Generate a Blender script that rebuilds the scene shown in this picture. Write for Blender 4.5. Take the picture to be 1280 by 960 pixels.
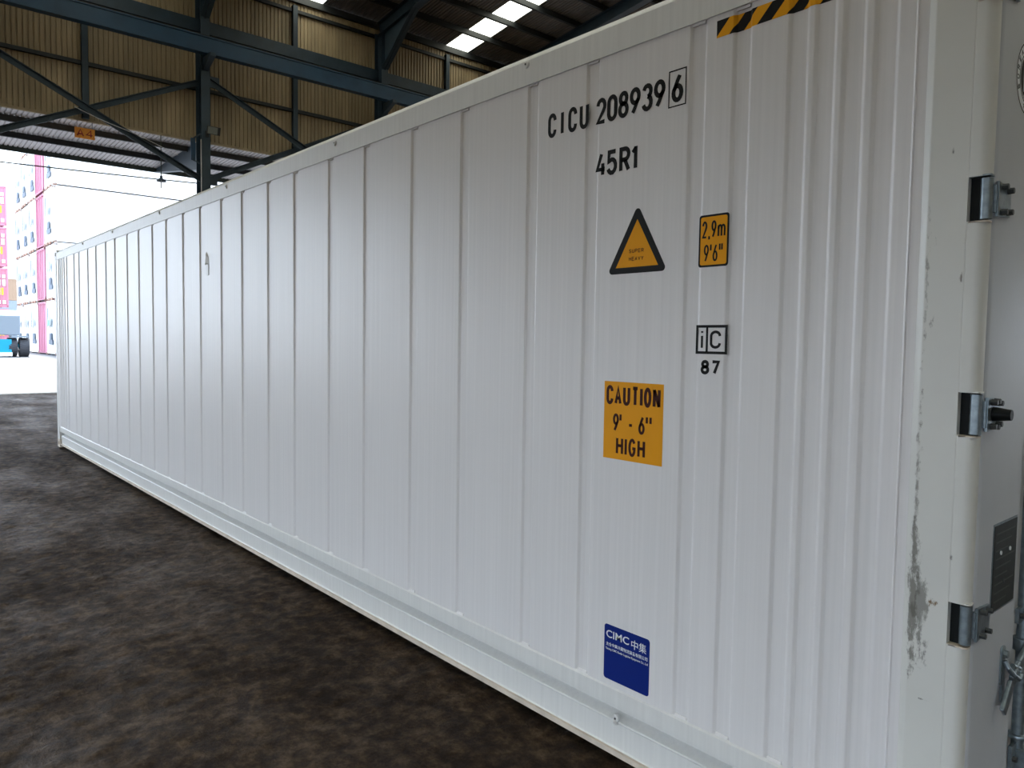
import bpy, bmesh, math, random
from mathutils import Vector, Matrix, noise
random.seed(7)
for o in list(bpy.data.objects): bpy.data.objects.remove(o)
SC = bpy.context.scene
COL = SC.collection
# ------------------------------------------------------------------ camera
cam = bpy.data.cameras.new('camera'); camo = bpy.data.objects.new('camera', cam); COL.objects.link(camo)
cam.sensor_fit = 'HORIZONTAL'; cam.sensor_width = 36.0; cam.lens = 36.0*935.13/1280
Rr = ((0.65563679, 0.75493417, 0.01465604), (0.05178338, -0.02559099, -0.9983304), (-0.75329867, 0.65530108, -0.05587144))
M = Matrix(((Rr[0][0], -Rr[1][0], -Rr[2][0]), (Rr[0][1], -Rr[1][1], -Rr[2][1]), (Rr[0][2], -Rr[1][2], -Rr[2][2])))
camo.matrix_world = Matrix.Translation((0.6662, -2.1904, 1.6543)) @ M.to_4x4()
cam.clip_start = 0.05; cam.clip_end = 600
SC.camera = camo
# ------------------------------------------------------------------ sky, sun, exposure
w = bpy.data.worlds.new('sky'); SC.world = w; w.use_nodes = True
wn = w.node_tree.nodes; wl = w.node_tree.links
bg = wn['Background']; bg.inputs['Strength'].default_value = 1.0
tc = wn.new('ShaderNodeTexCoord'); sp = wn.new('ShaderNodeSeparateXYZ'); cr = wn.new('ShaderNodeValToRGB')
wl.new(tc.outputs['Generated'], sp.inputs[0]); wl.new(sp.outputs['Z'], cr.inputs[0]); wl.new(cr.outputs[0], bg.inputs['Color'])
cr.color_ramp.elements[0].position = 0.0; cr.color_ramp.elements[0].color = (0.78, 0.88, 1.0, 1)
cr.color_ramp.elements[1].position = 0.7; cr.color_ramp.elements[1].color = (0.62, 0.78, 1.0, 1)
sun = bpy.data.lights.new('sun', 'SUN'); suno = bpy.data.objects.new('sun', sun); COL.objects.link(suno)
sun.energy = 3.2; sun.angle = math.radians(3); sun.color = (1.0, 0.95, 0.86)
suno.location = (-10, -20, 60)
suno.rotation_euler = Vector((-0.28, 0.04, 1)).to_track_quat('Z', 'Y').to_euler()
SC.view_settings.view_transform = 'Standard'; SC.view_settings.look = 'None'; SC.view_settings.gamma = 1
SC.view_settings.exposure = 2.6; SC.view_settings.use_curve_mapping = False

# ------------------------------------------------------------------ materials
def mat(name, col, rough=.5, metal=0, noise_amt=0, nscale=5, bump=0, bscale=30, stretch=(1, 1, 1), rand=0, spec=.5, coat=0):
    m = bpy.data.materials.new(name); m.use_nodes = True; nt = m.node_tree; N = nt.nodes; L = nt.links
    b = N['Principled BSDF']; b.inputs['Roughness'].default_value = rough; b.inputs['Metallic'].default_value = metal
    b.inputs['Specular IOR Level'].default_value = spec; b.inputs['Coat Weight'].default_value = coat
    b.inputs['Base Color'].default_value = (*col, 1)
    src = None
    if noise_amt or bump or rand:
        t = N.new('ShaderNodeTexCoord'); mp = N.new('ShaderNodeMapping'); mp.inputs['Scale'].default_value = stretch
        L.new(t.outputs['Object'], mp.inputs[0])
        if noise_amt:
            n = N.new('ShaderNodeTexNoise'); n.inputs['Scale'].default_value = nscale; n.inputs['Detail'].default_value = 6
            L.new(mp.outputs[0], n.inputs['Vector'])
            r = N.new('ShaderNodeMapRange'); r.inputs[1].default_value = .3; r.inputs[2].default_value = .7
            r.inputs[3].default_value = 1-noise_amt; r.inputs[4].default_value = 1+noise_amt
            L.new(n.outputs['Fac'], r.inputs[0]); src = r.outputs[0]
        if rand:
            oi = N.new('ShaderNodeObjectInfo'); r2 = N.new('ShaderNodeMapRange'); r2.inputs[3].default_value = 1-rand; r2.inputs[4].default_value = 1+rand
            L.new(oi.outputs['Random'], r2.inputs[0])
            if src:
                mm = N.new('ShaderNodeMath'); mm.operation = 'MULTIPLY'; L.new(src, mm.inputs[0]); L.new(r2.outputs[0], mm.inputs[1]); src = mm.outputs[0]
            else: src = r2.outputs[0]
        if src:
            vm = N.new('ShaderNodeVectorMath'); vm.operation = 'SCALE'; vm.inputs[0].default_value = col; L.new(src, vm.inputs['Scale']); L.new(vm.outputs[0], b.inputs['Base Color'])
        if bump:
            n2 = N.new('ShaderNodeTexNoise'); n2.inputs['Scale'].default_value = bscale; n2.inputs['Detail'].default_value = 5
            L.new(mp.outputs[0], n2.inputs['Vector'])
            bp = N.new('ShaderNodeBump'); bp.inputs['Strength'].default_value = 1; bp.inputs['Distance'].default_value = bump
            L.new(n2.outputs['Fac'], bp.inputs['Height']); L.new(bp.outputs[0], b.inputs['Normal'])
    return m
def node(m, t): return m.node_tree.nodes.new(t)

WHITE = mat('white_paint', (.74, .725, .725), .36, noise_amt=.035, nscale=1.0, bump=.00045, bscale=1.0, stretch=(70, 70, .8))
# an additional slow waviness of the sheet
def add_wave(m, scale, dist, stretch):
    N = m.node_tree.nodes; L = m.node_tree.links; b = N['Principled BSDF']
    t = N.new('ShaderNodeTexCoord'); mp = N.new('ShaderNodeMapping'); mp.inputs['Scale'].default_value = stretch
    L.new(t.outputs['Object'], mp.inputs[0]); n = N.new('ShaderNodeTexNoise'); n.inputs['Scale'].default_value = scale; n.inputs['Detail'].default_value = 1
    L.new(mp.outputs[0], n.inputs['Vector']); bp = N.new('ShaderNodeBump'); bp.inputs['Strength'].default_value = 1; bp.inputs['Distance'].default_value = dist
    L.new(n.outputs['Fac'], bp.inputs['Height'])
    old = b.inputs['Normal'].links[0].from_socket if b.inputs['Normal'].links else None
    if old: L.new(old, bp.inputs['Normal'])
    L.new(bp.outputs[0], b.inputs['Normal'])
add_wave(WHITE, 1.0, .0016, (2.2, 2.2, .7))
RAILM = mat('rail_paint', (.70, .70, .68), .42, noise_amt=.04, nscale=1.0, bump=.0003, bscale=1.0, stretch=(60, 60, 2))
LIP = mat('primer_lip', (.62, .54, .45), .6, noise_amt=.15, nscale=12)
GALV = mat('galvanised_steel', (.26, .31, .34), .38, metal=.8, noise_amt=.2, nscale=60)
DARKST = mat('dark_bolts', (.06, .065, .065), .5, metal=.4)
BLACK = mat('black_print', (.012, .012, .012), .45, spec=.12)
DKBROWN = mat('dark_brown_print', (.05, .012, .006), .5, spec=.12)
AMBER = mat('amber_vinyl', (.80, .34, .007), .45, noise_amt=.04, nscale=8, spec=.12)
BLUEV = mat('blue_vinyl', (.006, .02, .17), .4, spec=.12)
WHITEP = mat('white_print', (.75, .78, .8), .5)
RUBBER_SHADE = mat('black_rubber_and_shade', (.008, .010, .010), .5, spec=.15)  # door buffer rubber, also the painted shade inside the hinge recesses
DOORW = mat('shaded_door_paint', (.50, .52, .55), .45, noise_amt=.04, nscale=3, bump=.0003, bscale=60)  # white door paint greyed: the door end's weaker light is in the colour
PLAQ = mat('etched_plate', (.020, .024, .020), .45, noise_amt=.3, nscale=30, spec=.25)
STEEL = mat('blue_structural_steel', (.020, .040, .058), .5, noise_amt=.2, nscale=3)
STEELB = mat('blue_crane_steel', (.013, .052, .105), .45, noise_amt=.2, nscale=2)
STEELD = mat('dark_purlin_steel', (.014, .017, .018), .6, noise_amt=.2, nscale=3)
CLAD = mat('tan_cladding', (.33, .255, .15), .6, noise_amt=.16, nscale=1.2, rand=.14, stretch=(1, 3, .6))
ROOFM = mat('grey_roof_sheet', (.17, .155, .14), .6, noise_amt=.15, nscale=1.5, rand=.08)
CANOPYM = mat('pale_canopy_sheet', (.62, .60, .62), .55, noise_amt=.08, nscale=2, rand=.05)
SIGNO = mat('orange_sign', (.80, .30, .03), .55)
SIGNR = mat('red_print', (.30, .01, .01), .55)
CONT_W = mat('far_white_paint', (.80, .79, .77), .5)
CONT_R = mat('far_red_paint', (.45, .17, .24), .6)
CONT_B = mat('far_brown_paint', (.30, .20, .13), .6)
CONT_G = mat('far_grey_paint', (.22, .26, .30), .5)
MACH = mat('machinery_grille', (.10, .13, .17), .6)
RUST = mat('rusty_fittings', (.30, .17, .12), .8, noise_amt=.5, nscale=3)
CYAN = mat('cyan_paint', (.01, .30, .45), .4)
TYRE = mat('tyre_rubber', (.05, .052, .06), .8)
YELL = mat('yellow_label', (.8, .55, .02), .5)
GREENL = mat('green_label', (.1, .5, .3), .5)
WIRE = mat('dark_wire', (.03, .04, .02), .6)
PALE = mat('pale_conduit', (.5, .5, .5), .5)
FLOODF = mat('flood_glass', (.22, .24, .22), .25)
# translucent roof light sheet
SKYL = bpy.data.materials.new('translucent_rooflight'); SKYL.use_nodes = True
_n = SKYL.node_tree.nodes; _l = SKYL.node_tree.links; _n.remove(_n['Principled BSDF'])
_t = _n.new('ShaderNodeBsdfTranslucent'); _t.inputs[0].default_value = (.54, .515, .42, 1); _l.new(_t.outputs[0], _n['Material Output'].inputs[0])
# hazard tape: flat diagonal print
TAPE = mat('hazard_tape', (.8, .36, .012), .45, spec=.12)
def _tape():
    N = TAPE.node_tree.nodes; L = TAPE.node_tree.links
    t = N.new('ShaderNodeTexCoord'); s = N.new('ShaderNodeSeparateXYZ'); L.new(t.outputs['Object'], s.inputs[0])
    def mth(op, a, b):
        n = N.new('ShaderNodeMath'); n.operation = op
        for i, v in enumerate((a, b)):
            if isinstance(v, (int, float)): n.inputs[i].default_value = v
            else: L.new(v, n.inputs[i])
        return n.outputs[0]
    d = mth('SUBTRACT', s.outputs['X'], mth('MULTIPLY', mth('SUBTRACT', s.outputs['Z'], 2.680), .95))
    d = mth('ADD', d, 10.0+.832); d = mth('MODULO', d, .102); d = mth('LESS_THAN', d, .051)
    mx = N.new('ShaderNodeMix'); mx.data_type = 'RGBA'; L.new(d, mx.inputs[0]); mx.inputs[6].default_value = (.012, .012, .012, 1); mx.inputs[7].default_value = (.8, .36, .012, 1)
    L.new(mx.outputs[2], N['Principled BSDF'].inputs['Base Color'])
_tape()
# corner post paint with scuffs and a rust stain
POSTM = mat('post_paint', (.66, .66, .625), .36, noise_amt=.03, nscale=4, bump=.0003, bscale=40)
def _stain():
    N = POSTM.node_tree.nodes; L = POSTM.node_tree.links; b = N['Principled BSDF']
    base = b.inputs['Base Color'].links[0].from_socket
    t = N.new('ShaderNodeTexCoord')
    def blob(cx, cz, rx, rz, thr, sc, soft=.13, detail=8):
        mp = N.new('ShaderNodeMapping'); mp.inputs['Location'].default_value = (-cx/rx, 0, -cz/rz); mp.inputs['Scale'].default_value = (1/rx, 0, 1/rz)
        L.new(t.outputs['Object'], mp.inputs[0])
        g = N.new('ShaderNodeVectorMath'); g.operation = 'LENGTH'; L.new(mp.outputs[0], g.inputs[0])
        n = N.new('ShaderNodeTexNoise'); n.inputs['Scale'].default_value = sc; n.inputs['Detail'].default_value = detail; n.inputs['Roughness'].default_value = .7
        mp2 = N.new('ShaderNodeMapping'); mp2.inputs['Scale'].default_value = (1, 1, .45); L.new(t.outputs['Object'], mp2.inputs[0]); L.new(mp2.outputs[0], n.inputs['Vector'])
        # noise - .25*dist > thr
        m1 = N.new('ShaderNodeMath'); m1.operation = 'MULTIPLY_ADD'; L.new(g.outputs['Value'], m1.inputs[0]); m1.inputs[1].default_value = -.25; L.new(n.outputs['Fac'], m1.inputs[2])
        r = N.new('ShaderNodeMapRange'); r.inputs[1].default_value = thr; r.inputs[2].default_value = thr+soft; L.new(m1.outputs[0], r.inputs[0])
        return r.outputs[0]
    cur = base
    for args, c, k in [((-.135, .97, .016, .20, .25, 60), (.10, .09, .07), .75), ((-.115, .96, .028, .10, .28, 50), (.10, .095, .08), .7),
                       ((-.085, .965, .016, .014, .33, 120), (.16, .08, .01), .9), ((-.105, .82, .02, .06, .36, 70), (.12, .11, .10), .8),
                       ((-.138, 1.30, .010, .35, .36, 70), (.16, .15, .13), .7), ((-.136, 1.85, .010, .30, .42, 70), (.16, .15, .13), .6),
                       ((-.052, 1.84, .006, .030, .32, 60), (.10, .07, .045), .8), ((-.086, 2.17, .006, .025, .37, 60), (.08, .08, .07), .8),
                       ((-.118, 1.73, .012, .04, .44, 70), (.12, .11, .10), .7), ((-.12, 1.95, .01, .03, .44, 70), (.15, .14, .13), .6),
                       ((-.045, 1.10, .006, .02, .40, 70), (.15, .14, .13), .8), ((-.1, .69, .025, .004, .38, 90), (.12, .11, .10), .8)]:
        f = blob(*args); m2 = N.new('ShaderNodeMath'); m2.operation = 'MULTIPLY'; L.new(f, m2.inputs[0]); m2.inputs[1].default_value = k
        mx = N.new('ShaderNodeMix'); mx.data_type = 'RGBA'; L.new(m2.outputs[0], mx.inputs[0]); L.new(cur, mx.inputs[6]); mx.inputs[7].default_value = (*c, 1); cur = mx.outputs[2]
    L.new(cur, b.inputs['Base Color'])
_stain()
# floor: dark oily dirt over concrete
DIRT = bpy.data.materials.new('dark_dirt_floor'); DIRT.use_nodes = True
def _dirt():
    N = DIRT.node_tree.nodes; L = DIRT.node_tree.links; b = N['Principled BSDF']
    t = N.new('ShaderNodeTexCoord')
    def nz(sc, det, st=(1, 1, 1), rough=.6):
        mp = N.new('ShaderNodeMapping'); mp.inputs['Scale'].default_value = st; L.new(t.outputs['Object'], mp.inputs[0])
        n = N.new('ShaderNodeTexNoise'); n.inputs['Scale'].default_value = sc; n.inputs['Detail'].default_value = det; n.inputs['Roughness'].default_value = rough
        L.new(mp.outputs[0], n.inputs['Vector']); return n.outputs['Fac']
    big = nz(.8, 4, (.6, 1.2, 1)); mid = nz(11, 8, (1, 1, 1), .75); fine = nz(60, 5, (1, 1, 1), .7)
    r = N.new('ShaderNodeValToRGB'); e = r.color_ramp.elements
    e[0].position = .42; e[0].color = (.020, .011, .005, 1); e[1].position = .60; e[1].color = (.145, .097, .056, 1)
    x = r.color_ramp.elements.new(.5); x.color = (.055, .033, .017, 1)
    ad = N.new('ShaderNodeMath'); ad.operation = 'MULTIPLY_ADD'; L.new(mid, ad.inputs[0]); ad.inputs[1].default_value = .65
    a2 = N.new('ShaderNodeMath'); a2.operation = 'MULTIPLY'; L.new(big, a2.inputs[0]); a2.inputs[1].default_value = .35; L.new(a2.outputs[0], ad.inputs[2]); L.new(ad.outputs[0], r.inputs[0])
    # tiny pale specks
    sp = N.new('ShaderNodeMapRange'); sp.inputs[1].default_value = .70; sp.inputs[2].default_value = .76; L.new(fine, sp.inputs[0])
    mx = N.new('ShaderNodeMix'); mx.data_type = 'RGBA'; L.new(sp.outputs[0], mx.inputs[0]); L.new(r.outputs[0], mx.inputs[6]); mx.inputs[7].default_value = (.22, .18, .14, 1)
    L.new(mx.outputs[2], b.inputs['Base Color'])
    rr = N.new('ShaderNodeMapRange'); rr.inputs[1].default_value = .35; rr.inputs[2].default_value = .65; rr.inputs[3].default_value = .85; rr.inputs[4].default_value = .42; L.new(big, rr.inputs[0]); L.new(rr.outputs[0], b.inputs['Roughness'])
    b.inputs['Specular IOR Level'].default_value = .15
    bp = N.new('ShaderNodeBump'); bp.inputs['Distance'].default_value = .035; bp.inputs['Strength'].default_value = 1; L.new(mid, bp.inputs['Height'])
    bp2 = N.new('ShaderNodeBump'); bp2.inputs['Distance'].default_value = .006; bp2.inputs['Strength'].default_value = 1; L.new(fine, bp2.inputs['Height']); L.new(bp.outputs[0], bp2.inputs['Normal'])
    L.new(bp2.outputs[0], b.inputs['Normal'])
_dirt()
YARD = mat('yard_concrete', (.072, .074, .080), .8, noise_amt=.10, nscale=.5, bump=.004, bscale=6)
YLINE = mat('pale_kerb', (.5, .5, .5), .6)

# ------------------------------------------------------------------ mesh helpers
class MB:
    def __init__(s): s.v = []; s.f = []; s.m = []; s.sm = False
    def add(s, vs, fs, mi=0):
        n = len(s.v); s.v += [tuple(v) for v in vs]; s.f += [tuple(i+n for i in f) for f in fs]; s.m += [mi]*len(fs); return s
    def box(s, x0, x1, y0, y1, z0, z1, mi=0, mtx=None):
        vs = [(x, y, z) for x in (x0, x1) for y in (y0, y1) for z in (z0, z1)]
        if mtx: vs = [mtx @ Vector(v) for v in vs]
        return s.add(vs, [(0, 1, 3, 2), (4, 6, 7, 5), (0, 4, 5, 1), (2, 3, 7, 6), (0, 2, 6, 4), (1, 5, 7, 3)], mi)
    def prism(s, prof, a, b, axis, mi=0, closed=True, cap=True):
        # prof: 2D points; axis 'x': (y,z); 'z': (x,y); 'y': (x,z)
        def P(u, v, t): return {'x': (t, u, v), 'z': (u, v, t), 'y': (u, t, v)}[axis]
        n = len(prof); vs = [P(u, v, a) for u, v in prof]+[P(u, v, b) for u, v in prof]
        fs = [(i, (i+1) % n, (i+1) % n+n, i+n) for i in range(n if closed else n-1)]
        if cap and closed: fs += [tuple(range(n))[::-1], tuple(range(n, 2*n))]
        return s.add(vs, fs, mi)
    def cyl(s, p, q, r, n=12, r2=None, mi=0, cap=True):
        p = Vector(p); q = Vector(q); d = (q-p).normalized(); r2 = r if r2 is None else r2
        a = d.orthogonal().normalized(); b = d.cross(a)
        vs = [p+a*r*math.cos(2*math.pi*i/n)+b*r*math.sin(2*math.pi*i/n) for i in range(n)]+[q+a*r2*math.cos(2*math.pi*i/n)+b*r2*math.sin(2*math.pi*i/n) for i in range(n)]
        fs = [(i, (i+1) % n, (i+1) % n+n, i+n) for i in range(n)]
        if cap: fs += [tuple(range(n))[::-1], tuple(range(n, 2*n))]
        return s.add(vs, fs, mi)
    def tube(s, pts, r, n=8):
        for a, b in zip(pts[:-1], pts[1:]): s.cyl(a, b, r, n)
        return s
    def bar(s, p, q, wd, ht, up=(0, 0, 1), mi=0):
        p = Vector(p); q = Vector(q); d = (q-p).normalized(); u = Vector(up); u = (u-d*u.dot(d)).normalized(); r = d.cross(u)
        vs = [c+r*sx*wd/2+u*sz*ht/2 for c in (p, q) for sx in (-1, 1) for sz in (-1, 1)]
        return s.add(vs, [(0, 1, 3, 2), (4, 6, 7, 5), (0, 4, 5, 1), (2, 3, 7, 6), (0, 2, 6, 4), (1, 5, 7, 3)], mi)
    def ibeam(s, p, q, wd, ht, tf=.02, tw=.015, up=(0, 0, 1)):
        p = Vector(p); q = Vector(q); d = (q-p).normalized(); u = Vector(up); u = (u-d*u.dot(d)).normalized()
        s.bar(p+u*(ht/2-tf/2), q+u*(ht/2-tf/2), wd, tf, up); s.bar(p-u*(ht/2-tf/2), q-u*(ht/2-tf/2), wd, tf, up)
        return s.bar(p, q, tw, ht-2*tf, up)
    def sphere(s, c, r, n=10, m=6, sc=(1, 1, 1)):
        vs = []; fs = []
        for j in range(m+1):
            th = math.pi*j/m
            for i in range(n): vs.append((c[0]+r*sc[0]*math.sin(th)*math.cos(2*math.pi*i/n), c[1]+r*sc[1]*math.sin(th)*math.sin(2*math.pi*i/n), c[2]+r*sc[2]*math.cos(th)))
        for j in range(m):
            for i in range(n): fs.append((j*n+i, (j+1)*n+i, (j+1)*n+(i+1) % n, j*n+(i+1) % n))
        return s.add(vs, fs)
    def lathe(s, prof, c, axis='z', n=20):
        vs = []; fs = []
        for r, h in prof:
            for i in range(n):
                a = 2*math.pi*i/n; u, v = r*math.cos(a), r*math.sin(a)
                vs.append({'z': (c[0]+u, c[1]+v, c[2]+h), 'x': (c[0]+h, c[1]+u, c[2]+v), 'y': (c[0]+u, c[1]+h, c[2]+v)}[axis])
        for j in range(len(prof)-1):
            for i in range(n): fs.append((j*n+i, j*n+(i+1) % n, (j+1)*n+(i+1) % n, (j+1)*n+i))
        return s.add(vs, fs)
    def mesh(s, name, *mats, smooth=False):
        me = bpy.data.meshes.new(name); me.from_pydata(s.v, [], s.f)
        for m_ in mats: me.materials.append(m_)
        if len(mats) > 1: me.polygons.foreach_set('material_index', s.m)
        bm = bmesh.new(); bm.from_mesh(me); bmesh.ops.remove_doubles(bm, verts=bm.verts, dist=1e-6); bmesh.ops.recalc_face_normals(bm, faces=bm.faces); bm.to_mesh(me); bm.free()
        if smooth:
            me.polygons.foreach_set('use_smooth', [True]*len(me.polygons)); me.set_sharp_from_angle(angle=math.radians(38))
        return me
    def obj(s, name, mats, parent=None, smooth=False, label=None, bevel=0):
        if not isinstance(mats, (list, tuple)): mats = [mats]
        o = link(name, s.mesh(name, *mats, smooth=smooth), parent)
        if label: o['label'] = label
        if bevel:
            b = o.modifiers.new('bevel', 'BEVEL'); b.width = bevel; b.segments = 2; b.limit_method = 'ANGLE'
        return o
def link(name, data, parent=None, loc=None):
    o = bpy.data.objects.new(name, data); COL.objects.link(o)
    if parent is not None: o.parent = parent
    if loc: o.location = loc
    return o
def tag(o, label=None, cat=None, group=None, kind=None):
    if label: o['label'] = label
    if cat: o['category'] = cat
    if group: o['group'] = group
    if kind: o['kind'] = kind
    return o
def thing(name, label, cat, loc=(0, 0, 0), group=None): return tag(link(name, None, None, loc), label, cat, group)
def struct(name, loc=(0, 0, 0), label=None): return tag(link(name, None, None, loc), label, kind='structure')
def children(o): return [c for c in bpy.data.objects if c.parent == o]

# ------------------------------------------------------------------ stroke lettering (thin raised vinyl / paint)
def arc(cx, cy, rx, ry, a0, a1, n=10): return [(cx+rx*math.cos(math.radians(a0+(a1-a0)*i/n)), cy+ry*math.sin(math.radians(a0+(a1-a0)*i/n))) for i in range(n+1)]
r_ = .27
six = [(.78, 1), (.5, .80), (.2, .52)]+arc(.5, .29, .5, .29, 155, 155+360, 18)
G = {
 'C': [arc(.5, 1-r_, .5, r_, 0, 180)+arc(.5, r_, .5, r_, 180, 360)], 'I': [[(.5, 0), (.5, 1)]],
 'U': [[(0, 1)]+arc(.5, r_, .5, r_, 180, 360)+[(1, 1)]],
 '2': [arc(.5, 1-r_, .5, r_, 175, -25)+[(.75, .46), (0, 0), (1, 0)]],
 '0': [arc(.5, 1-r_, .5, r_, 0, 180)+arc(.5, r_, .5, r_, 180, 360)+[(1, 1-r_)]],
 '8': [arc(.5, .765, .43, .235, -90, 270, 18), arc(.5, .27, .5, .27, 90, 450, 18)],
 '3': [arc(.5, .76, .46, .24, 165, -80), arc(.5, .27, .5, .27, 85, -165)],
 '9': [[(1-x, 1-y) for x, y in six]], '6': [six],
 '4': [[(.55, 1), (0, .27), (1, .27)], [(.74, .55), (.74, 0)]],
 '5': [[(.95, 1), (.12, 1), (.06, .55)]+arc(.48, .32, .50, .32, 125, -160)],
 'R': [[(0, 0), (0, 1), (.5, 1)]+arc(.52, .75, .46, .25, 90, -90)+[(0, .5)], [(.5, .5), (1, 0)]],
 'P': [[(0, 0), (0, 1), (.5, 1)]+arc(.52, .73, .46, .27, 90, -90)+[(0, .46)]],
 '1': [[(.15, .80), (.6, 1), (.6, 0)]], '7': [[(0, 1), (1, 1), (.35, 0)]],
 'f': [[(.74, 0), (.74, 1), (.0, .30), (1, .30)]],
 'A': [[(0, 0), (.5, 1), (1, 0)], [(.17, .33), (.83, .33)]], 'T': [[(0, 1), (1, 1)], [(.5, 1), (.5, 0)]],
 'O': [arc(.5, .5, .5, .5, 0, 360, 22)], 'N': [[(0, 0), (0, 1)], [(0, 1), (1, 0)], [(1, 0), (1, 1)]], 'H': [[(0, 0), (0, 1)], [(1, 0), (1, 1)], [(0, .52), (1, .52)]],
 'G': [arc(.5, .5, .5, .5, 35, 325, 16)+[(.97, .45), (.55, .45)]], '-': [[(.1, .42), (.9, .42)]],
 'S': [arc(.5, .75, .46, .25, 20, 270)+arc(.5, .25, .5, .25, 90, -160)], 'E': [[(1, 0), (0, 0), (0, 1), (1, 1)], [(0, .52), (.9, .52)]],
 'V': [[(0, 1), (.5, 0), (1, 1)]], 'Y': [[(0, 1), (.5, .48), (1, 1)], [(.5, .48), (.5, 0)]],
 'M': [[(0, 0), (0, 1), (.5, .2), (1, 1), (1, 0)]], 'B': [[(0, 0), (0, 1), (.5, 1)]+arc(.5, .76, .42, .24, 90, -90)+[(0, .52)], [(.5, .52)]+arc(.5, .26, .5, .26, 90, -90)+[(0, 0)]],
 "'": [[(.5, 1.05), (.5, .66)]], '"': [[(.0, 1.05), (.0, .66)], [(1, 1.05), (1, .66)]], ',': [[(.6, .06), (.6, -.02), (.3, -.16)]],
 'i': [[(.5, .72), (.5, 0)], [(.5, 1), (.5, .9)]], 'm': [[(0, 0), (0, .7)], [(0, .5)]+arc(.25, .5, .25, .2, 180, 0, 6)+[(.5, 0)], [(.5, .5)]+arc(.75, .5, .25, .2, 180, 0, 6)+[(1, 0)]],
}
def ribbon(mb, pts, t, put, cap=0):
    P = [Vector(p) for p in pts]; closed = (P[0]-P[-1]).length < 1e-6
    if closed: P = P[:-1]
    n = len(P); Lr = []
    for i in range(n):
        a = P[i-1] if (i > 0 or closed) else None; b = P[(i+1) % n] if (i < n-1 or closed) else None
        d1 = (P[i]-a).normalized() if a is not None else None; d2 = (b-P[i]).normalized() if b is not None else None
        if d1 is None: d1 = d2
        if d2 is None: d2 = d1
        tt = d1+d2; tt = tt.normalized() if tt.length > 1e-4 else d1
        nn = Vector((-tt.y, tt.x)); k = max(.72, nn.dot(Vector((-d1.y, d1.x))))
        ext = Vector((0, 0))
        Lr.append((P[i]+nn*t/2/k+ext, P[i]-nn*t/2/k+ext))
    th = .0004
    vs = [put(q.x, q.y, h) for pr in Lr for q in pr for h in (0, th)]
    fs = []
    for i in range(n if closed else n-1):
        j = (i+1) % n; a = i*4; b = j*4
        fs += [(a+1, a+3, b+3, b+1), (a, b, b+2, a+2), (a, a+1, b+1, b), (a+2, b+2, b+3, a+3)]
    if not closed: fs += [(0, 2, 3, 1), ((n-1)*4, (n-1)*4+1, (n-1)*4+3, (n-1)*4+2)]
    mb.add(vs, fs)
def glyph(mb, ch, u0, v0, wd, ht, t, put):
    for st in G[ch]:
        ribbon(mb, [(u0+t/2+x*(wd-t), v0+t/2+y*(ht-t)) for x, y in st], t, put)
WID = {'I': .3, '1': .62, "'": .3, '"': .75, ',': .35, 'i': .35, 'm': 1.55, 'M': 1.25, '-': .7, ' ': .45}
def text_fit(mb, s, u0, u1, v0, v1, t, put, gap=.28):
    tot = sum(WID.get(c, 1) for c in s)+gap*(len(s)-1); k = (u1-u0)/tot; u = u0
    for c in s:
        wd = WID.get(c, 1)*k
        if c != ' ': glyph(mb, c, u, v0, wd, v1-v0, t, put)
        u += wd+gap*k
def side(off): return lambda u, v, h: (u, -off-h, v)          # on the container side, y = -off
def rear(off): return lambda u, v, h: (off+h, u, v)            # facing +x
def font_mb(s, u0, u1, v0, v1, put, bold=0):
    cu = bpy.data.curves.new('t', 'FONT'); cu.body = s; cu.offset = bold; cu.resolution_u = 3
    ob = bpy.data.objects.new('t', cu); COL.objects.link(ob); dg = bpy.context.evaluated_depsgraph_get(); dg.update()
    me = bpy.data.meshes.new_from_object(ob.evaluated_get(dg)); bpy.data.objects.remove(ob)
    xs = [v.co.x for v in me.vertices]; ys = [v.co.y for v in me.vertices]
    mb = MB()
    if xs:
        X0, X1, Y0, Y1 = min(xs), max(xs), min(ys), max(ys)
        vs = [put(u0+(v.co.x-X0)/(X1-X0)*(u1-u0), v0+(v.co.y-Y0)/(Y1-Y0)*(v1-v0), .0004) for v in me.vertices]
        mb.add(vs, [tuple(p.vertices) for p in me.polygons])
    return mb
def rrect(u0, u1, v0, v1, r, n=5):
    return [p for c, a in (((u1-r, v1-r), 0), ((u0+r, v1-r), 90), ((u0+r, v0+r), 180), ((u1-r, v0+r), 270)) for p in arc(c[0], c[1], r, r, a, a+90, n)]
def plate(mb, poly, put, h0, h1, mi=0):
    n = len(poly); vs = [put(u, v, h0) for u, v in poly]+[put(u, v, h1) for u, v in poly]
    return mb.add(vs, [tuple(range(n)), tuple(range(n, 2*n))[::-1]]+[(i, (i+1) % n, (i+1) % n+n, i+n) for i in range(n)], mi)

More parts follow.
